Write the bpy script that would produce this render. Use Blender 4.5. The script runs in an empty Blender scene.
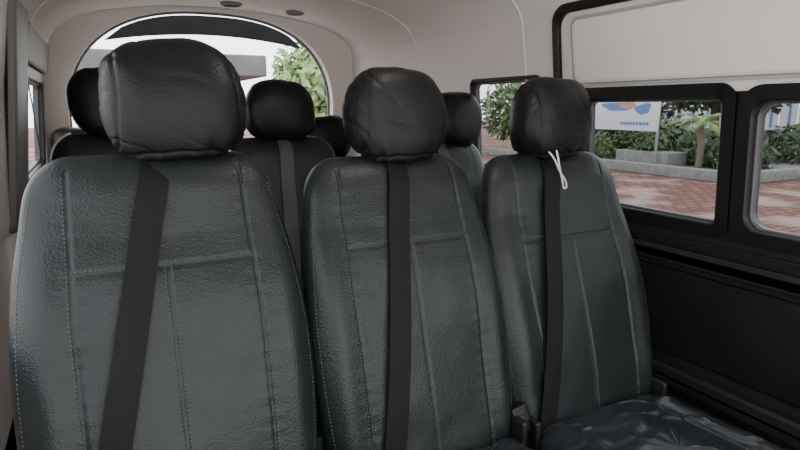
import bpy, math, random
from mathutils import Vector, Matrix, noise
random.seed(4)
H=1.15   # camera height above van floor
S=bpy.context.scene

# ---------------- materials ----------------
def new_mat(name):
    m=bpy.data.materials.new(name); m.use_nodes=True
    nt=m.node_tree; b=nt.nodes['Principled BSDF']
    return m,nt,b
def simple(name,col,rough=.6,metal=0,var=.15,vscale=6,bump=0,bscale=80,spec=.5,bdist=.002):
    m,nt,b=new_mat(name)
    tc=nt.nodes.new('ShaderNodeTexCoord')
    n=nt.nodes.new('ShaderNodeTexNoise'); n.inputs['Scale'].default_value=vscale; n.inputs['Detail'].default_value=4
    nt.links.new(tc.outputs['Object'],n.inputs['Vector'])
    r=nt.nodes.new('ShaderNodeValToRGB')
    r.color_ramp.elements[0].position=.3; r.color_ramp.elements[1].position=.7
    r.color_ramp.elements[0].color=[c*(1-var) for c in col]+[1]
    r.color_ramp.elements[1].color=[min(1,c*(1+var)) for c in col]+[1]
    nt.links.new(n.outputs['Fac'],r.inputs['Fac']); nt.links.new(r.outputs['Color'],b.inputs['Base Color'])
    b.inputs['Roughness'].default_value=rough; b.inputs['Metallic'].default_value=metal
    b.inputs['Specular IOR Level'].default_value=spec
    if bump:
        n2=nt.nodes.new('ShaderNodeTexNoise'); n2.inputs['Scale'].default_value=bscale; n2.inputs['Detail'].default_value=3
        nt.links.new(tc.outputs['Object'],n2.inputs['Vector'])
        bp=nt.nodes.new('ShaderNodeBump'); bp.inputs['Strength'].default_value=bump; bp.inputs['Distance'].default_value=bdist
        nt.links.new(n2.outputs['Fac'],bp.inputs['Height']); nt.links.new(bp.outputs['Normal'],b.inputs['Normal'])
    return m
def leather(name,c0,c1,rough,scale=260,strength=.35,b2s=.15,spec=.3):
    m,nt,b=new_mat(name)
    tc=nt.nodes.new('ShaderNodeTexCoord')
    n=nt.nodes.new('ShaderNodeTexNoise'); n.inputs['Scale'].default_value=5; n.inputs['Detail'].default_value=5
    nt.links.new(tc.outputs['Object'],n.inputs['Vector'])
    r=nt.nodes.new('ShaderNodeValToRGB'); r.color_ramp.elements[0].position=.3; r.color_ramp.elements[1].position=.7
    r.color_ramp.elements[0].color=(*c0,1); r.color_ramp.elements[1].color=(*c1,1)
    nt.links.new(n.outputs['Fac'],r.inputs['Fac']); nt.links.new(r.outputs['Color'],b.inputs['Base Color'])
    mr=nt.nodes.new('ShaderNodeMapRange'); mr.inputs['To Min'].default_value=rough-.04; mr.inputs['To Max'].default_value=rough+.06
    nt.links.new(n.outputs['Fac'],mr.inputs['Value']); nt.links.new(mr.outputs['Result'],b.inputs['Roughness'])
    b.inputs['Specular IOR Level'].default_value=spec
    v=nt.nodes.new('ShaderNodeTexVoronoi'); v.inputs['Scale'].default_value=scale
    nt.links.new(tc.outputs['Object'],v.inputs['Vector'])
    n3=nt.nodes.new('ShaderNodeTexNoise'); n3.inputs['Scale'].default_value=14; n3.inputs['Detail'].default_value=2
    nt.links.new(tc.outputs['Object'],n3.inputs['Vector'])
    b1=nt.nodes.new('ShaderNodeBump'); b1.inputs['Strength'].default_value=strength; b1.inputs['Distance'].default_value=.0008
    nt.links.new(v.outputs['Distance'],b1.inputs['Height'])
    b2=nt.nodes.new('ShaderNodeBump'); b2.inputs['Strength'].default_value=b2s; b2.inputs['Distance'].default_value=.006
    nt.links.new(n3.outputs['Fac'],b2.inputs['Height']); nt.links.new(b1.outputs['Normal'],b2.inputs['Normal'])
    nt.links.new(b2.outputs['Normal'],b.inputs['Normal'])
    return m
M_leather=leather('seat_leather',(.0085,.0108,.0110),(.0125,.0155,.0160),.35,230,.7,.10,.26)
M_leather_hr=leather('headrest_leather',(.0050,.0055,.0058),(.0072,.0080,.0084),.38,230,.6,.12,.20)
M_cush=leather('cushion_vinyl',(.015,.0175,.019),(.021,.024,.0265),.22,200,.2,.15,.5)
M_thread=simple('thread',(.085,.09,.092),.8,var=.05,spec=.2)
M_pipe=simple('white_piping',(.45,.45,.43),.6,var=.05)
M_belt=simple('belt_webbing',(.0055,.0052,.0062),.65,bump=.5,bscale=500,var=.1,bdist=.001,spec=.16)
M_cord=simple('white_cord',(.60,.57,.50),.8,bump=.5,bscale=600)
M_head=simple('headliner',(.80,.735,.69),.85,var=.03,vscale=2,bump=.2,bscale=300)
M_trim=simple('light_trim_plastic',(.73,.67,.63),.6,var=.03,vscale=2,bump=.15,bscale=250)
M_trimd=simple('trim_edge_dark',(.38,.35,.33),.6,var=.03)  # darker trim colour for the thin ring around the upper panel
M_grey=simple('grey_trim_plastic',(.16,.155,.15),.5,var=.05)
M_seal=simple('seal_grey',(.05,.05,.05),.4,var=.05)
M_dark=simple('dark_vinyl_trim',(.013,.0115,.0105),.5,bump=.4,bscale=200,var=.15,spec=.25)
M_dark2=simple('dark_panel',(.008,.0072,.0068),.42,bump=.2,bscale=120,var=.15,spec=.22)
M_rub=simple('black_rubber',(.007,.007,.007),.4,var=.1,spec=.3)
M_metal=simple('steel',(.35,.35,.35),.35,metal=1,var=.05)
M_floor=simple('floor_mat',(.07,.066,.062),.8,bump=.5,bscale=200)
def glass_mat(name,tint,rf=.05):
    m=bpy.data.materials.new(name); m.use_nodes=True; nt=m.node_tree
    for n in list(nt.nodes): nt.nodes.remove(n)
    o=nt.nodes.new('ShaderNodeOutputMaterial'); t=nt.nodes.new('ShaderNodeBsdfTransparent'); g=nt.nodes.new('ShaderNodeBsdfGlossy')
    t.inputs[0].default_value=(*tint,1); g.inputs['Roughness'].default_value=.03
    mx=nt.nodes.new('ShaderNodeMixShader'); mx.inputs[0].default_value=rf
    nt.links.new(t.outputs[0],mx.inputs[1]); nt.links.new(g.outputs[0],mx.inputs[2]); nt.links.new(mx.outputs[0],o.inputs[0])
    return m
M_glass=glass_mat('window_glass',(.41,.42,.425))
M_glassc=glass_mat('clear_glass',(.92,.93,.93))
M_glassd=glass_mat('rear_glass',(.92,.94,.94))
M_frit=simple('shade_band_grey',(.10,.115,.12),.25)

# ---------------- helpers ----------------
def mk(name,vs,fs,mats,parent=None,smooth=True,mi=None,sharp=None):
    me=bpy.data.meshes.new(name); me.from_pydata([tuple(v) for v in vs],[],fs); me.update()
    if not isinstance(mats,(list,tuple)): mats=[mats]
    for m in mats: me.materials.append(m)
    if mi: me.polygons.foreach_set('material_index',mi)
    if smooth:
        me.polygons.foreach_set('use_smooth',[True]*len(me.polygons))
        if sharp is not None:
            try: me.set_sharp_from_angle(angle=math.radians(sharp))
            except Exception: pass
    ob=bpy.data.objects.new(name,me); bpy.context.collection.objects.link(ob)
    if parent: ob.parent=parent
    return ob
def empty(name,loc=(0,0,0)):
    e=bpy.data.objects.new(name,None); e.location=loc; e.empty_display_size=.1
    bpy.context.collection.objects.link(e); return e
class MB:
    def __init__(s): s.v=[];s.f=[];s.m=[]
    def box(s,x0,x1,y0,y1,z0,z1,mi=0,b=0):
        if b<=0:
            n=len(s.v)
            s.v+=[(x,y,z) for x in(x0,x1) for y in(y0,y1) for z in(z0,z1)]
            for f in [(0,1,3,2),(4,6,7,5),(0,4,5,1),(2,3,7,6),(0,2,6,4),(1,5,7,3)]:
                s.f.append([n+i for i in f]); s.m.append(mi)
        else:
            import bmesh
            bm=bmesh.new(); bmesh.ops.create_cube(bm,size=1)
            for v in bm.verts:
                v.co=Vector(((x0+x1)/2+v.co.x*(x1-x0),(y0+y1)/2+v.co.y*(y1-y0),(z0+z1)/2+v.co.z*(z1-z0)))
            bmesh.ops.bevel(bm,geom=bm.edges[:],offset=b,segments=3,affect='EDGES',profile=.5)
            n=len(s.v); bm.verts.index_update()
            s.v+=[tuple(v.co) for v in bm.verts]
            for f in bm.faces: s.f.append([n+v.index for v in f.verts]); s.m.append(mi)
            bm.free()
    def tube(s,pts,r,seg=8,mi=0,cap=True,flat=1.0):
        pts=[Vector(p) for p in pts]; n0=len(s.v)
        prev=None
        for i,p in enumerate(pts):
            a=pts[max(0,i-1)];c=pts[min(len(pts)-1,i+1)]
            t=(c-a).normalized()
            if prev is None:
                up=Vector((0,0,1)) if abs(t.z)<.9 else Vector((1,0,0))
                n=t.cross(up).normalized()
            else:
                n=(prev-t*prev.dot(t)).normalized()
            prev=n; b=t.cross(n)
            rr=r[i] if isinstance(r,(list,tuple)) else r
            for k in range(seg):
                an=2*math.pi*k/seg
                s.v.append(tuple(p+n*math.cos(an)*rr+b*math.sin(an)*rr*flat))
        for i in range(len(pts)-1):
            for k in range(seg):
                k2=(k+1)%seg
                s.f.append([n0+i*seg+k,n0+i*seg+k2,n0+(i+1)*seg+k2,n0+(i+1)*seg+k]); s.m.append(mi)
        if cap:
            s.f.append([n0+k for k in range(seg)][::-1]); s.m.append(mi)
            s.f.append([n0+(len(pts)-1)*seg+k for k in range(seg)]); s.m.append(mi)
    def make(s,name,mats,parent=None,smooth=True,sharp=40):
        return mk(name,s.v,s.f,mats,parent,smooth,s.m,sharp)
def interp(tab,x):
    if x<=tab[0][0]: return tab[0][1]
    for (a,b),(c,d) in zip(tab,tab[1:]):
        if x<=c:
            t=(x-a)/(c-a); return b+(d-b)*t
    return tab[-1][1]
def sinterp(tab,x):
    if x<=tab[0][0]: return tab[0][1]
    if x>=tab[-1][0]: return tab[-1][1]
    for i in range(len(tab)-1):
        if tab[i][0]<=x<=tab[i+1][0]:
            x0,y0=tab[i];x1,y1=tab[i+1]
            def sl(j):
                a=tab[max(0,j-1)];b=tab[min(len(tab)-1,j+1)]
                return (b[1]-a[1])/(b[0]-a[0])
            h=x1-x0;t=(x-x0)/h
            return (2*t**3-3*t*t+1)*y0+(t**3-2*t*t+t)*h*sl(i)+(-2*t**3+3*t*t)*y1+(t**3-t*t)*h*sl(i+1)
def spw(c,e): return math.copysign(abs(c)**e,c)

# ---------------- SEATS ----------------
Z0,Z1=.36,1.075
Wt=[(0,.205),(.25,.230),(.5,.236),(.7,.226),(.88,.204),(1,.194)]
class Seat:
    def __init__(s,cx,cy,dz=0,hi=True,seed=0,piping=False,hr=(0,0,0,1,1),cush_wr=1.0,ws=1.0,S_H=.72,name='passenger_seat'):
        s.cx=cx;s.cy=cy;s.dz=dz;s.seed=seed;s.ws=ws;s.S_H=S_H
        s.e=empty(name,(cx,cy,dz))
        NS,NX,NR=(170,190,30) if hi else (50,60,16)
        ss=[.9*i/(NS-20) for i in range(NS-20)]+[.9+.0999*math.sin(math.pi/2*i/20) for i in range(21)]
        vs=[];fs=[]
        for q in ss:
            w,d=s.wd(q); z=Z0+(Z1-Z0)*q; yc=s.yc(q)
            for j in range(NX+1):
                x=w*math.sin(math.pi/2*(2*j/NX-1))
                vs.append((x,yc+s.fr(x,q),z))
            for j in range(1,NR):
                x=w*math.sin(math.pi/2*(1-2*j/NR)); k=min(1,abs(x/w))
                vs.append((x,yc+d*.9*(1-k**3)**(1/3),z))
        L=NX+NR
        for i in range(len(ss)-1):
            for j in range(L):
                j2=(j+1)%L
                fs.append([i*L+j,i*L+j2,(i+1)*L+j2,(i+1)*L+j])
        fs.append(list(range(L))[::-1]); fs.append([(len(ss)-1)*L+j for j in range(L)])
        mk('backrest',vs,fs,M_leather,s.e)
        st=MB()
        def run(pts):
            for a,b in zip(pts[::2],pts[1::2]): st.tube([a,b],.0009,4)
        step=.0038
        def dense(f,n):
            P=[Vector(f(i/n)) for i in range(n+1)]
            out=[P[0]];acc=0
            for a,b in zip(P,P[1:]):
                seg=(b-a).length
                if seg==0: continue
                t=step-acc
                while t<=seg:
                    out.append(a+(b-a)*(t/seg)); t+=step
                acc=(acc+seg)%step
            return out
        def pt(x,q): return (x,s.yc(q)+s.fr(x,q)-.0004,Z0+(Z1-Z0)*q)
        if hi:
            for sg in(-1,1):
                run(dense(lambda t:pt(sg*(s.xs(t*.955)+.006),t*.955),200))
                run(dense(lambda t:pt(sg*(s.wd(.06+t*.86)[0]-.012),.06+t*.86),200))
            run(dense(lambda t:pt((t*2-1)*s.xs(S_H),S_H+.008),100))
            run(dense(lambda t:pt(.006,t*S_H),150))
            run(dense(lambda t:pt(-.006,t*S_H),150))
            st.make('stitching',M_thread,s.e,sharp=None)
        if piping:
            p=MB(); 
            for sg in (-1,1):
                pts=[]
                for i in range(60):
                    q=.1+.897*math.sin(math.pi/2*i/59)
                    w,d=s.wd(q); x=sg*w*.97
                    pts.append((x,s.yc(q)+s.fr(x,q)-.001,Z0+(Z1-Z0)*q+.002))
                p.tube(pts,.0035,6)
            p.make('piping',M_pipe,s.e)
        # headrest
        dx,dy,rz,sc,hs=hr
        a,h,d=.136*sc,.118*sc*hs,.078*sc
        NU,NV=(160,120) if hi else (48,32)
        vs=[];fs=[]; zc=Z1+h-.016
        cr,sr=math.cos(rz),math.sin(rz)
        for i in range(NV+1):
            ph=-math.pi/2+math.pi*i/NV
            for j in range(NU):
                th=2*math.pi*j/NU
                cx_=spw(math.cos(ph),.50 if ph>0 else .42)
                x=a*cx_*spw(math.cos(th),.74); y=d*cx_*spw(math.sin(th),.80); z=h*spw(math.sin(ph),.80)
                zn=z/h
                x*=1-.13*max(0,zn)**2-.13*max(0,-zn)**2.0
                y*=1-.12*zn
                n=noise.noise(Vector((x*8+seed*3.1,y*8,z*8)))*.009
                r1=noise.noise(Vector((x*22+z*9+seed*4,y*20,z*9)))
                r2=max(0,1-abs(noise.noise(Vector((x*9+z*11+seed*2.3,y*8,z*10+5))))*9)
                n+=.0028*r1-.0016*r2
                lo_=max(0,min(1,(-zn-.25)/.5))
                n+=lo_*.0014*math.sin(th*13+seed+3*noise.noise(Vector((x*12,y*12,seed))))
                g=-.0050*math.exp(-((zn+.84)/.035)**2)
                gs=-.0030*math.exp(-((abs(x)-.108*sc)/.0035)**2)*(1 if abs(y)>.02 else .4)
                f=1+(n+g+gs)/.11
                x*=f;y*=f;z*=f
                X=x*cr-y*sr; Y=x*sr+y*cr
                vs.append((X+dx,Y+s.yc(1)+.005+dy,z+zc))
        for i in range(NV):
            for j in range(NU):
                j2=(j+1)%NU
                fs.append([i*NU+j,i*NU+j2,(i+1)*NU+j2,(i+1)*NU+j])
        mk('headrest',vs,fs,M_leather_hr,s.e)
        po=MB()
        for sg in(-1,1): po.tube([(sg*.055+dx,s.yc(1)+.0,Z1-.05),(sg*.055+dx,s.yc(1)+.0,Z1+.05)],.006)
        po.make('headrest_posts',M_metal,s.e)
        # cushion
        NU,NV=(200,150) if hi else (60,30)
        vs=[];fs=[]; y0,y1=-.50,.05; yc=(y0+y1)/2; hy=(y1-y0)/2; zc=.355-dz*.8;hz=.078; hx=.229
        for i in range(NV+1):
            ph=-math.pi/2+math.pi*i/NV
            for j in range(NU):
                th=2*math.pi*j/NU
                c=spw(math.cos(ph),.45)
                x=hx*c*spw(math.cos(th),.45); y=hy*c*spw(math.sin(th),.45); z=hz*spw(math.sin(ph),.5)
                if z>0:
                    z+= .012*(-y/hy)
                    z+=.012*math.exp(-((abs(x)-.175)/.035)**2)
                    z-=.006*math.exp(-((abs(x)-.13)/.005)**2)
                    z-=.005*math.exp(-((y+.02)/.005)**2)*(abs(x)<.13)
                    wv=noise.noise(Vector((x*8+seed*5,y*5+x*4,1.3)))
                    w2=noise.noise(Vector((x*22-y*8+seed*2,y*26,4.3)))
                    w3=max(0,1-abs(noise.noise(Vector((x*10+y*7+seed,y*13,9.3))))*7)
                    z+=cush_wr*(.007*wv+.0030*w2+.0032*w3*w3)
                else:
                    x*=1-.05*(-z/hz); 
                vs.append((x,y+yc,z+zc))
        for i in range(NV):
            for j in range(NU):
                j2=(j+1)%NU
                fs.append([i*NU+j,i*NU+j2,(i+1)*NU+j2,(i+1)*NU+j])
        mk('cushion',vs,fs,M_cush,s.e)
        b=MB()
        for sg in(-1,1):
            b.box(sg*.17-.018,sg*.17+.018,-.45,.12,.235,.285,b=.006)
            for yy in(-.40,.06): b.box(sg*.17-.015,sg*.17+.015,yy-.02,yy+.02,-s.dz,.25,b=.004)
            b.box(sg*.17-.03,sg*.17+.03,-.45,.12,-s.dz,.02-s.dz,b=.004)
            b.box(sg*.215-.008,sg*.215+.008,-.02,.13,.26,.48,b=.006)
        b.box(-.17,.17,-.40,-.36,.235,.265,b=.004); b.box(-.17,.17,.04,.08,.235,.265,b=.004)
        b.make('seat_base',M_rub,s.e)
    def wd(s,q):
        w=sinterp(Wt,q)*s.ws
        k=max(0,(q-.86)/.14); w*=.62+.38*max(0,1-k**2.6)**(1/2.2)
        k=max(0,(q-.90)/.10); d=.062*max(0.0005,1-k**2.3)**(1/2.3)*(1-.12*q)
        return w,d
    def yc(s,q):
        return .055+.20*q-.022*math.sin(math.pi*min(1,q*1.25))
    def xs(s,q): return (.148-.012*max(0,q-.6)/.4-.008*(1-q))*s.ws
    def fr(s,x,q,groove=True):
        w,d=s.wd(q); k=min(1,abs(x)/w)
        y=-d*(max(0,1-k**3))**(1/3)
        win=max(0,min(1,q/.15))*max(0,min(1,(.93-q)/.25))
        y-=.016*math.exp(-((abs(x)-.195*s.ws)/.036)**2)*win*(1-k**8)
        if groove:
            e=(1-k**6)
            g=math.exp(-((abs(x)-s.xs(q))/.0030)**2)*(1 if q<.965 else 0)
            if abs(x)<s.xs(q):
                g=max(g,math.exp(-((q-s.S_H)*(Z1-Z0)/.0032)**2))
                if q<s.S_H: g=max(g,math.exp(-(x/.0028)**2))
            y+=.0040*g*e
            y+=e*(.009*noise.noise(Vector((x*5+s.seed*7.7,q*4,.5)))+.0022*noise.noise(Vector((x*16+s.seed,q*12,2.5))))
            dsm=abs(abs(x)-s.xs(q))
            y+=e*.0005*math.exp(-(dsm/.022)**2)*math.sin(q*150+3*noise.noise(Vector((q*12,s.seed,0))))
        return y
    def belt(s,x_top,x_bot,q_bot=.02,width=.050,mat=None):
        n=60; rows=[]
        hw=width/2
        sl=(x_bot-x_top)/((1-q_bot)*(Z1-Z0))
        def loc(x,y,z): return (x+s.cx,y+s.cy,z+s.dz)
        back=[(x_top,s.yc(1)+.075,Z1-.10),(x_top,s.yc(1)+.062,Z1-.02),(x_top,s.yc(1)+.03,Z1+.006),(x_top,s.yc(1),Z1+.009),(x_top,s.yc(1)-.03,Z1+.004)]
        vs=[]
        for i,(x,y,z) in enumerate(back): rows.append((x,y,z))
        for i in range(n+1):
            q=.975+(q_bot-.975)*i/n; x=x_top+(x_bot-x_top)*i/n
            cand=[s.yc(q)+s.fr(max(-s.wd(q)[0],min(s.wd(q)[0],x+o)),q,False) for o in(-hw,-hw/2,0,hw/2,hw)]
            y=min(cand)-.008-.004*math.sin(math.pi*i/n)
            rows.append((x,y,Z0+(Z1-Z0)*q))
        for _ in range(3):
            rows=[rows[0]]+[(b[0],(a[1]+2*b[1]+c[1])/4,b[2]) for a,b,c in zip(rows,rows[1:],rows[2:])]+[rows[-1]]
        fs=[]
        for i,(x,y,z) in enumerate(rows):
            cup=.0025*math.sin(i*.35)
            for k,(o,yo) in enumerate([(-hw,0),(0,-.001+cup*.5),(hw,0)]):
                vs.append(loc(x+o,y+yo,z+o*sl*(1 if i>4 else 0)))
            for k,(o,yo) in enumerate([(hw,.0018),(0,.0015+cup*.5),(-hw,.0018)]):
                vs.append(loc(x+o,y+yo,z+o*sl*(1 if i>4 else 0)))
        for i in range(len(rows)-1):
            for k in range(6):
                k2=(k+1)%6; fs.append([i*6+k,i*6+k2,(i+1)*6+k2,(i+1)*6+k])
        return mk('seat_belt',vs,fs,mat or M_belt,None,True,None,35)

CY=.955
seatA=Seat(.093,CY,-.012,True,1,hr=(.048,0,0,.97,1.0),ws=1.09,S_H=.728)
seatB=Seat(.592,CY,-.034,True,2,hr=(.028,0,0,.90,1.0),ws=1.03,S_H=.745)
seatC=Seat(1.062,CY,-.045,True,3,hr=(.018,0,.22,.96,.93),cush_wr=1.6,ws=1.07,S_H=.715)
seatA.belt(-.002,-.17); seatB.belt(.0,-.125); seatC.belt(-.030,-.18,.05)
seatD=Seat(.065,CY+.88,-.005,False,4,piping=True,hr=(-.01,0,0,.92,1))
seatE=Seat(.605,CY+.92,-.033,False,5,hr=(0,0,0,.93,1))
seatF=Seat(1.235,CY+.86,-.065,False,6,piping=True,hr=(.10,0,.1,.92,1))
M_belt2=simple('belt_webbing_grey',(.05,.05,.06),.6,bump=.5,bscale=500,bdist=.001)
seatE.belt(.0,-.05,.1,mat=M_belt2); seatF.belt(.0,-.08,.1,mat=M_belt2)
seatG=Seat(.10,CY+1.78,-.17,False,7); seatH=Seat(1.10,CY+1.78,-.19,False,8)

# white cord
c=MB()
ctl=[(-.03,.02,1.095),(-.045,-.065,1.085),(-.035,-.085,1.06),(-.02,-.085,1.035),(0.0,-.086,1.01),(.008,-.083,.992),(.0,-.082,.99),(-.008,-.084,1.01),(-.022,-.088,1.04),(-.03,-.086,1.075),(-.02,-.06,1.10),(-.005,-.02,1.11)]
def bez(ctl,n=8):
    out=[]
    for i in range(len(ctl)-1):
        p=[Vector(ctl[max(0,min(len(ctl)-1,i+k))]) for k in(-1,0,1,2)]
        for t in range(n):
            t/=n
            out.append(.5*((2*p[1])+(p[2]-p[0])*t+(2*p[0]-5*p[1]+4*p[2]-p[3])*t*t+(3*p[1]-p[0]-3*p[2]+p[3])*t**3))
    out.append(Vector(ctl[-1])); return out
yb=seatC.yc(1)
c.tube([(p.x+1.060,p.y+CY+yb,p.z-.045) for p in bez(ctl)],.0024,8)
c.make('white_cord',M_cord)

def buckle(x,y,z,ang):
    e=empty('seat_belt_buckle',(x,y,z)); e.rotation_euler=(math.radians(-20),math.radians(ang),0)
    b=MB(); b.tube([(0,.03,-.14),(0,.01,-.08),(0,0,0)],.012,8,flat=.4); b.make('stalk',M_belt,e)
    b=MB(); b.box(-.022,.022,-.012,.012,-.01,.055,b=.006); b.make('housing',M_rub,e)
    b=MB(); b.box(-.015,.015,-.014,-.008,.030,.048,b=.002); b.make('release_button',M_dark,e)
buckle(.345,.96,.43,8); buckle(.83,.97,.41,-12)

# ---------------- VAN SHELL ----------------
YF,YR=-.35,3.62
prof=[(-1.2,1.5),(-.36,1.5),(-.32,1.492),(.04,1.468),(.31,1.425)]
def XP(z): return interp(prof,z)
def wp(side,Y,z,off=0):
    x=XP(z)-off
    if side<0: x=1.25-x
    return (x,Y,z+H)
def wall(name,side,holes,yb,zb,matf,mats):
    vs=[];idx={};fs=[];mi=[]
    for i in range(len(yb)-1):
        for j in range(len(zb)-1):
            ym=(yb[i]+yb[i+1])/2; zm=(zb[j]+zb[j+1])/2
            if any(a<ym<b and c<zm<d for a,b,c,d in holes): continue
            f=[]
            for (a,b) in((i,j),(i+1,j),(i+1,j+1),(i,j+1)):
                if (a,b) not in idx:
                    idx[(a,b)]=len(vs); vs.append(wp(side,yb[a],zb[b]))
                f.append(idx[(a,b)])
            fs.append(f if side<0 else f[::-1]); mi.append(matf(ym,zm))
    return mk(name,vs,fs,mats,None,False,mi)
zb=[-1.15,-.83,-.76,-.40,-.36,-.32,-.25,0,.02,.04,.10,.20,.25,.31]
ybR=sorted({YF,-.25,.35,.42,.905,.99,1.475,1.60,1.70,2.14,YR})
holesR=[(-.25,.35,-.32,.02),(.42,.905,-.32,.02),(.99,1.475,-.32,.02),(1.70,2.14,-.25,.10)]
wall('wall_right',1,holesR,ybR,zb,lambda y,z:1 if (z<-.36 or (y<1.60 and z<.05)) else 0,[M_trim,M_dark])
holesL=[(-.25,1.55,-.40,.25),(2.35,3.2,-.25,.10)]
wall('wall_left',-1,holesL,[YF,-.25,1.55,2.35,3.2,YR],zb,lambda y,z:1 if z<-.76 else 0,[M_trim,M_dark])
cp=[(1.425,.31),(1.405,.350),(1.37,.385),(1.32,.417),(1.25,.445),(1.15,.471),(1.0,.497),(.82,.515),(.625,.52)]
cp=cp+[(1.25-x,z) for x,z in cp[-2::-1]]
vs=[];fs=[]
Ys=[YF+(YR-YF)*i/60 for i in range(61)]
for Y in Ys:
    for x,z in cp: vs.append((x,Y,z+H))
L=len(cp)
for i in range(60):
    for j in range(L-1): fs.append([i*L+j,i*L+j+1,(i+1)*L+j+1,(i+1)*L+j])
mk('ceiling',vs,fs,M_head)
full=[(XP(z),z) for z in(.06,.15,.25)]+cp+[(1.25-XP(z),z) for z in(.25,.15,.06)]
for k,Y in enumerate((1.78,2.6)):
    r=MB(); r.tube([(x,Y,z+H-.001) for x,z in full],.0045,6,flat=1)
    r.make('trim_%d'%(k+1),M_trim)
b=MB(); b.box(-.25,1.5,YF,YR,-.04,0); b.make('floor',M_floor,smooth=False)
b=MB(); b.box(1.47,1.52,YF,YR,-.05,.05,b=.01); b.make('baseboard_right',M_dark)
def YRr(z): return 3.58-.27*(max(z,-.35)+.35)
CZ=.05
def ray_outline(an,pts):
    dx,dz=math.cos(an),math.sin(an)
    best=None
    for (x0,z0),(x1,z1) in zip(pts,pts[1:]+pts[:1]):
        ax,az=x0-.625,z0-CZ; ex,ez=x1-x0,z1-z0
        den=dx*ez-dz*ex
        if abs(den)<1e-9: continue
        t=(ax*ez-az*ex)/den; u=(ax*dz-az*dx)/den
        if t>0 and -1e-6<=u<=1+1e-6:
            if best is None or t>best: best=t
    return best*dx+.625,best*dz+CZ
body=[(1.5,-1.15),(1.5,-.36),(1.468,.04)]+cp+[(-.218,.04),(-.25,-.36),(-.25,-1.15)]
ACX=.605
def arch(scale=1.0,zb_=-.28,n=2.5):
    a,h=.725*scale,.598*scale; z0=-.10
    pts=[(ACX+a,zb_)]
    for i in range(0,49):
        t=math.pi*i/48
        pts.append((ACX+a*spw(math.cos(t),2/n),z0+h*spw(math.sin(t),2/n)))
    pts.append((ACX-a,zb_)); return pts
def loop(pts,n=120): return [ray_outline(2*math.pi*(i+.31)/n,pts) for i in range(n)]
def ringmesh(name,outer,inner,oo,oi,mat,parent=None,thick=.0):
    n=len(outer); vs=[(x,YRr(z)+oo,z+H) for x,z in outer]+[(x,YRr(z)+oi,z+H) for x,z in inner]
    fs=[[i,(i+1)%n,n+(i+1)%n,n+i] for i in range(n)]
    if thick:
        vs+=[(x,YRr(z)+oi+thick,z+H) for x,z in inner]
        fs+=[[n+i,n+(i+1)%n,2*n+(i+1)%n,2*n+i] for i in range(n)]
    return mk(name,vs,fs,mat,parent,True,None,30)
lo_b=loop(body); lo_a=loop(arch()); lo_a2=loop(arch(1.015)); lo_i=loop(arch(.985,-.27))
ringmesh('wall_rear',lo_b,lo_a2,0,0,M_trim,None,.03)
wr=ringmesh('window_1',lo_a2,lo_a,-.012,-.012,M_trim,None,.06)
ringmesh('seal',lo_a,lo_i,.045,.05,M_grey,wr,.015)
def flat(name,pts,off,mat,parent):
    vs=[(x,YRr(z)+off,z+H) for x,z in pts]; return mk(name,vs,[list(range(len(pts)))],mat,parent,False)
flat('glass',loop(arch(.99,-.275)),.062,M_glassd,wr)
ap=[p for p in arch(.975) if p[1]>.385]
bandlow=[(x,.385-.045*((x-ACX)/.5)**2) for x in [ACX-.53+1.06*i/20 for i in range(21)]]
flat('shade_band',ap+bandlow,.055,M_frit,wr)
wi=MB(); wi.tube([(.62,YRr(-.2)+.09,-.22+H),(.2,YRr(-.05)+.095,-.12+H)],.008); wi.make('wiper',M_rub,wr)

def rr(y0,y1,z0,z1,r,n=8):
    out=[]
    for cy,cz,a0 in((y1-r,z1-r,0),(y0+r,z1-r,90),(y0+r,z0+r,180),(y1-r,z0+r,270)):
        for i in range(n+1):
            a=math.radians(a0+90*i/n); out.append((cy+r*math.cos(a),cz+r*math.sin(a)))
    return out
def wring(name,side,inn,outr,t,mat,parent=None,back=.03):
    n=len(inn); L=[]
    b=.004
    def sh(loop_,k):
        cy=sum(p[0] for p in loop_)/n; cz=sum(p[1] for p in loop_)/n
        return [(p[0]+math.copysign(k,p[0]-cy),p[1]+math.copysign(k,p[1]-cz)) for p in loop_]
    loops=[(outr,-.001),(outr,t-b),(sh(outr,-b),t),(sh(inn,b),t),(inn,t-b),(inn,-back)]
    vs=[];fs=[]
    for lp,off in loops: vs+=[wp(side,y,z,off) for y,z in lp]
    for k in range(len(loops)-1):
        for i in range(n):
            i2=(i+1)%n; fs.append([k*n+i,k*n+i2,(k+1)*n+i2,(k+1)*n+i])
    return mk(name,vs,fs,mat,parent,True,None,35)
def pane(name,side,lp,off,mat,parent):
    return mk(name,[wp(side,y,z,off) for y,z in lp],[list(range(len(lp)))],mat,parent,False)
def window(name,side,y0,y1,z0,z1,m=.03,mat=M_rub,r=.03,t=.014,gl=None):
    w=wring(name,side,rr(y0,y1,z0,z1,r),rr(y0-m,y1+m,z0-m,z1+m,r+m*.6),t,mat)
    wring('inner_seal',side,rr(y0+.007,y1-.007,z0+.007,z1-.007,r-.005),rr(y0-.001,y1+.001,z0-.001,z1+.001,r),-.006,M_seal,w)
    pane('glass',side,rr(y0,y1,z0,z1,r),-.02,gl or M_glass,w)
    return w
window('window_2',1,.99,1.475,-.315,.022,.036,r=.02)
window('window_3',1,.42,.905,-.315,.015,.036,r=.045)
window('window_4',1,-.25,.35,-.315,.02,.03,gl=M_glassc)
window('window_5',1,1.70,2.14,-.25,.10,.012,t=.006)
window('window_6',-1,-.25,1.55,-.395,.25,.03,gl=M_glassc)  # out of view; enlarged, with clear glass, to let more light onto the ceiling
window('window_7',-1,2.35,3.2,-.25,.10,.035,t=.012,gl=M_glassc)
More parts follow.
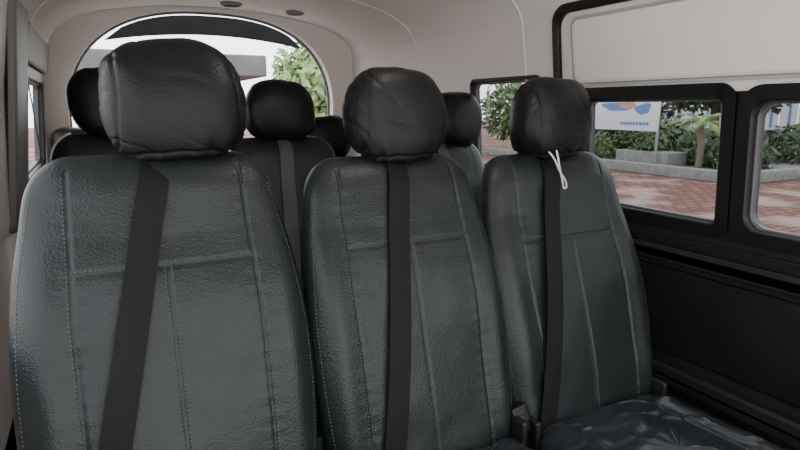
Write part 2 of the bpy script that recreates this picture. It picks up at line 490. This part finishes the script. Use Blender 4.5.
wring('trim_3',1,rr(-.30,1.58,-.375,.305,.05),rr(-.32,1.603,-.40,.330,.065),.016,M_rub,None,.0)
def plate(name,side,y0,y1,z0,z1,t,mat,r=.03,b=.012,parent=None):
    L=[(rr(y0,y1,z0,z1,r),-.001),(rr(y0,y1,z0,z1,r),t-b*.4),(rr(y0+b*.4,y1-b*.4,z0+b*.4,z1-b*.4,r*.95),t-.001),(rr(y0+b,y1-b,z0+b,z1-b,r*.8),t)]
    n=len(L[0][0]); vs=[];fs=[]
    for lp,off in L: vs+=[wp(side,y,z,off) for y,z in lp]
    for k in range(len(L)-1):
        for i in range(n):
            i2=(i+1)%n; fs.append([k*n+i,k*n+i2,(k+1)*n+i2,(k+1)*n+i])
    fs.append([(len(L)-1)*n+i for i in range(n)])
    return mk(name,vs,fs,mat,parent,True,None,30)
plate('trim_4',1,-.28,1.52,.078,.278,.016,M_trim)
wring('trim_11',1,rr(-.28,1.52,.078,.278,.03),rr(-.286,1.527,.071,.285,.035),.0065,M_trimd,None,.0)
plate('trim_5',1,-.3,1.95,-.455,-.405,.035,M_dark,r=.02,b=.02)
plate('trim_6',1,-.3,1.7,-.735,-.475,.018,M_dark2,r=.03,b=.016)
plate('trim_7',1,-.3,1.9,-.83,-.765,.04,M_dark,r=.02,b=.02)
plate('trim_8',1,-.3,1.9,-1.08,-.86,.015,M_dark2,r=.03,b=.016)
plate('trim_9',-1,1.95,2.28,-.36,.30,.02,M_grey,r=.03)
plate('trim_10',-1,2.3,3.3,.15,.28,.02,M_grey,r=.03)
g=MB(); g.tube(bez([(1.44,2.95,H-.02),(1.36,2.95,H+.0),(1.34,2.88,H-.01),(1.34,2.7,H-.02),(1.36,2.62,H-.03),(1.44,2.62,H-.04)]),.012)
g.make('grab_handle',M_pipe)
def ceil_z(x): return interp(sorted([(a,b) for a,b in cp]),x)
def disc(name,x,y,r,mats):
    z=H+ceil_z(x)
    seg=32
    L=[(r,0),(r,-.010),(r*.80,-.016),(r*.76,-.006),(0.001,-.006)]
    vs=[];fs=[];mi=[]
    for rad,dz in L:
        for k in range(seg):
            a=2*math.pi*k/seg; vs.append((x+rad*math.cos(a),y+rad*math.sin(a),z+dz+.002))
    for i in range(len(L)-1):
        for k in range(seg):
            k2=(k+1)%seg; fs.append([i*seg+k,i*seg+k2,(i+1)*seg+k2,(i+1)*seg+k]); mi.append(0 if i<3 else 1)
    mk(name,vs,fs,mats,None,True,mi,40)
disc('ceiling_vent',.67,3.17,.055,[M_grey,M_rub]); disc('ceiling_vent',1.0,3.15,.05,[M_grey,M_pipe])  # round ceiling vents, they give no light
s_=MB(); s_.tube([(-.185,2.30,H+.10),(-.165,2.2,H-.15),(-.15,2.1,H-.30)],.020,6,flat=.1); s_.make('shoulder_belt',M_belt)
b=MB(); b.box(-.20,.02,3.2,3.45,0,H-.10,b=.05); b.make('luggage_bag',M_dark)
dl=empty('fill_lamp',(.625,.9,H+.515))  # added lamp above the frame, fills the cabin with light
b=MB(); b.box(-.10,.10,-.05,.05,-.02,.01,b=.008); b.make('fill_lamp_housing',M_pipe,dl)

# ---------------- OUTSIDE ----------------
GZ=-.62
def paver_mat():
    m,nt,b=new_mat('brick_pavers')
    tc=nt.nodes.new('ShaderNodeTexCoord'); br=nt.nodes.new('ShaderNodeTexBrick'); br.inputs['Scale'].default_value=1.6
    br.inputs['Color1'].default_value=(.18,.070,.055,1); br.inputs['Color2'].default_value=(.26,.125,.10,1); br.inputs['Mortar'].default_value=(.09,.06,.05,1)
    br.inputs['Mortar Size'].default_value=.05
    nt.links.new(tc.outputs['Object'],br.inputs['Vector'])
    n=nt.nodes.new('ShaderNodeTexNoise'); n.inputs['Scale'].default_value=1.0; n.inputs['Detail'].default_value=8
    nt.links.new(tc.outputs['Object'],n.inputs['Vector'])
    mx=nt.nodes.new('ShaderNodeMixRGB'); mx.inputs['Color2'].default_value=(.30,.22,.195,1)
    r=nt.nodes.new('ShaderNodeValToRGB'); r.color_ramp.elements[0].position=.52; r.color_ramp.elements[1].position=.64
    nt.links.new(n.outputs['Fac'],r.inputs['Fac']); nt.links.new(r.outputs['Color'],mx.inputs['Fac']); nt.links.new(br.outputs['Color'],mx.inputs['Color1'])
    nt.links.new(mx.outputs['Color'],b.inputs['Base Color']); b.inputs['Roughness'].default_value=.8
    b.inputs['Specular IOR Level'].default_value=.12
    return m
b=MB(); b.box(-40,60,-40,60,GZ-.2,GZ); b.make('ground',paver_mat(),smooth=False)
b=MB(); b.box(-30,3.2,-30,5.5,GZ-.1,GZ+.01); b.make('bounce_slab',simple('bounce_concrete',(.55,.53,.50),.9,var=.1,vscale=1),smooth=False)  # added out of view, pale so it bounces light up to the ceiling
M_conc=simple('concrete',(.20,.195,.185),.85,bump=.5,bscale=20,var=.2)
M_leaf=simple('foliage',(.050,.085,.035),.6,var=.55,vscale=9)
M_leaf2=simple('foliage_bright',(.095,.15,.055),.6,var=.45,vscale=7)
M_bark=simple('bark',(.16,.12,.09),.9,bump=.6,bscale=30)
M_white=simple('white_sheet',(.60,.63,.66),.6,var=.05)
M_blue=simple('blue_sheet',(.10,.20,.42),.6,var=.1)
M_skin=simple('print_orange',(.50,.27,.18),.6,var=.3,vscale=4)
def foliage(name,blobs,n,mat,lsz=.12,trunk=None):
    e=empty(name,blobs[0][0])
    vs=[];fs=[]
    o=Vector(blobs[0][0])
    for i in range(n):
        c,r=random.choice(blobs); c=Vector(c)
        d=Vector((random.gauss(0,1),random.gauss(0,1),random.gauss(0,1))).normalized()
        rad=random.uniform(.55,1.0)*(1+.25*noise.noise(d*2+c))
        p=c+Vector((d.x*r[0],d.y*r[1],d.z*r[2]))*rad-o
        a=Vector((random.gauss(0,1),random.gauss(0,1),random.gauss(0,1))).normalized()
        bb=a.cross(d)
        if bb.length<.1: continue
        bb.normalize(); s1=lsz*random.uniform(.6,1.4)
        k=len(vs); vs+=[p-a*s1,p+bb*s1*.4,p+a*s1,p-bb*s1*.4]; fs.append([k,k+1,k+2,k+3])
    mk('leaves',vs,fs,mat,e,False)
    if trunk:
        t=MB(); 
        for pts,r in trunk: t.tube([Vector(p)-o for p in pts],r,10)
        t.make('trunk',M_bark,e)
b=MB(); b.box(13,13.25,8.2,18,GZ,GZ+.28,b=.03); b.box(13,19.5,8.2,8.45,GZ,GZ+.28,b=.03); b.box(13.2,19.6,8.4,18,GZ,GZ+.18)
b.box(13.6,14.4,10.6,12.4,GZ,GZ+.55,b=.04)
b.make('planter_kerb',M_conc)
foliage('hedge',[((15.5,12.5,GZ+.7),(1.2,2.0,.8)),((15.2,15.5,GZ+.9),(1.2,1.6,1.1)),((15.2,10,GZ+.5),(1.0,1.2,.5)),((18,9,GZ+.6),(1.,2.5,.8))],6000,M_leaf,.13)
foliage('garden_shrub',[((14.0,9.0,GZ+.45),(.5,.5,.45)),((14.2,13.6,GZ+.55),(.6,.7,.5)),((14,11.6,GZ+.8),(.4,.6,.35))],1800,M_leaf2,.09)
foliage('broadleaf_tree',[((19,14,GZ+3.2),(2.6,4,2.0)),((18,18,GZ+3.4),(3,3,2.4))],6500,M_leaf,.2,[([(19,13,GZ),(19,13.1,GZ+1.5),(19,13,GZ+3)],[.18,.15,.1]),([(18,18,GZ),(18,18,GZ+3)],[.18,.1])])
foliage('broadleaf_tree',[((23.5,8.5,GZ+1.0),(.9,4.5,.7))],2600,M_leaf2,.16,[([(23.5,9,GZ),(23.5,9,GZ+1.2)],[.12,.08])])
foliage('broadleaf_tree',[((15.0,18.5,GZ+1.6),(2.0,1.6,1.3)),((17,18,GZ+2.4),(1.5,1.6,1.0))],3500,M_leaf2,.16,[([(15.5,18.5,GZ),(15.5,18.5,GZ+1.8)],[.12,.08])])
pe=empty('palm_tree',(13.9,9.9,GZ))
t=MB(); t.tube([(0,0,0),(.03,0,.6),(0,.02,1.35)],[.10,.08,.07],10); t.make('trunk',M_bark,pe)
vs=[];fs=[]
for i in range(13):
    a=i*2.4; el=random.uniform(.3,1.2); Ln=random.uniform(.7,1.0)
    for k in range(26):
        t0=k/26; 
        def cp_(t): 
            rr_=Ln*t; return Vector((math.cos(a)*rr_*math.cos(el*(1-t*.5)),math.sin(a)*rr_*math.cos(el*(1-t*.5)),1.35+rr_*math.sin(el)-.6*t*t*Ln))
        p=cp_(t0); q=cp_(t0+.04); tg=(q-p).normalized(); sd=tg.cross(Vector((0,0,1))).normalized()
        w=.24*math.sin(math.pi*min(1,.12+t0*.9))
        for sg in(-1,1):
            n=len(vs); tip=p+sd*sg*w+tg*.1-Vector((0,0,.06)); vs+=[p,p+tg*.025,tip]; fs.append([n,n+1,n+2])
mk('fronds',vs,fs,simple('palm_green',(.22,.33,.10),.5,var=.3),pe,False)
be=empty('roadside_banner',(13.4,12.1,GZ))
b=MB(); b.box(0,.05,-1.25,1.35,1.12,2.9,b=.01); b.make('panel',M_white,be)
b=MB(); 
for yy in(-1.2,1.3): b.tube([(.08,yy,0),(.08,yy,2.95)],.04)
b.make('posts',M_metal,be)
def blob(name,y,z,ry,rz,mat,ph=0,o=-.012):
    vs=[(o,y+ry*math.cos(a)*(1+.25*math.sin(3*a+ph)),z+rz*math.sin(a)*(1+.25*math.cos(2*a+ph))) for a in [2*math.pi*i/40 for i in range(40)]]
    mk(name,vs,[list(range(40))],mat,be,False)
blob('print_blue',.15,1.78,.55,.14,M_blue); blob('print_blue',-.75,1.72,.25,.16,M_blue,1); blob('print_figure',-.2,1.82,.3,.08,M_skin,2,-.016); 
b=MB()
for i in range(9): b.box(-.014,-.01,-.95+i*.11,-.87+i*.11,1.28,1.36)
b.make('lettering',M_blue,be)
fe=MB()
for i in range(60):
    y=-12+i*.75
    fe.box(26,26.05,y,y+.70,GZ,GZ+2.3,mi=0)
    fe.box(25.96,26.0,y+.25,y+.32,GZ+.9,GZ+2.3,mi=1)
fe.box(25.9,26.1,-12,33,GZ+2.2,GZ+2.4,mi=1); fe.box(25.8,26.2,-12,33,GZ,GZ+.8,mi=2)
fe.make('boundary_fence',[M_white,M_blue,M_conc],smooth=False)
foliage('broadleaf_tree',[((31,4,GZ+4.2),(3,8,2.2)),((31,16,GZ+4.2),(3,6,2.6)),((30,-5,GZ+4),(3,6,2.4))],8000,M_leaf,.3,[([(31,4,GZ),(31,4,GZ+4)],[.25,.15])])
b=MB(); b.box(24.5,24.8,-12,8.2,GZ,GZ+.25,b=.03); b.make('road_kerb',M_conc)
foliage('roadside_tree',[((3.7,10.5,GZ+2.25),(.85,.9,.8)),((4.9,12,GZ+2.2),(1.3,1.2,1.0)),((3.6,10.6,GZ+1.3),(.8,.7,.6))],4500,simple('foliage_pale',(.22,.33,.13),.6,var=.4),.12,[([(3.8,10.6,GZ),(3.8,10.6,GZ+1.6)],[.12,.08])])  # lighter green than the other trees
ce=MB(); ce.box(-2.2,1.75,6.6,9.5,H+.33,H+.56,b=.02)
for x in(-2,.9):
    for y in(6.75,9.3): ce.tube([(x,y,GZ),(x,y,H+.35)],.05)
ce.make('carport_canopy',simple('canopy_grey',(.10,.095,.095),.7))

# ---------------- WORLD / LIGHT ----------------
w=bpy.data.worlds.new('overcast'); S.world=w; w.use_nodes=True
nt=w.node_tree; bg=nt.nodes['Background']
tc=nt.nodes.new('ShaderNodeTexCoord'); sp=nt.nodes.new('ShaderNodeSeparateXYZ'); rp=nt.nodes.new('ShaderNodeValToRGB')
nt.links.new(tc.outputs['Generated'],sp.inputs[0]); nt.links.new(sp.outputs['Z'],rp.inputs['Fac'])
rp.color_ramp.elements[0].position=0; rp.color_ramp.elements[0].color=(.98,.985,1,1)
rp.color_ramp.elements[1].position=.7; rp.color_ramp.elements[1].color=(.92,.95,1,1)
nt.links.new(rp.outputs['Color'],bg.inputs['Color']); bg.inputs['Strength'].default_value=5.0
l=bpy.data.lights.new('fill_bulb','POINT'); l.energy=4; l.shadow_soft_size=.06; l.color=(1,.97,.94)  # added fill light for ceiling and seats
lo=bpy.data.objects.new('fill_bulb',l); lo.location=(0,0,-.13); lo.parent=dl; bpy.context.collection.objects.link(lo)

# ---------------- CAMERA ----------------
ps,th=math.radians(27.35),math.radians(11.5)
F=Vector((math.sin(ps)*math.cos(th),math.cos(ps)*math.cos(th),-math.sin(th)))
R=Vector((math.cos(ps),-math.sin(ps),0)); U=R.cross(F)
cd=bpy.data.cameras.new('camera'); cam=bpy.data.objects.new('camera',cd); bpy.context.collection.objects.link(cam)
m=Matrix.Identity(4)
for i in range(3): m[i][0]=R[i];m[i][1]=U[i];m[i][2]=-F[i]
m[0][3],m[1][3],m[2][3]=0,0,H
cam.matrix_world=m
cd.sensor_width=36; cd.lens=580*36/800; cd.clip_start=.02; cd.clip_end=300
S.camera=cam
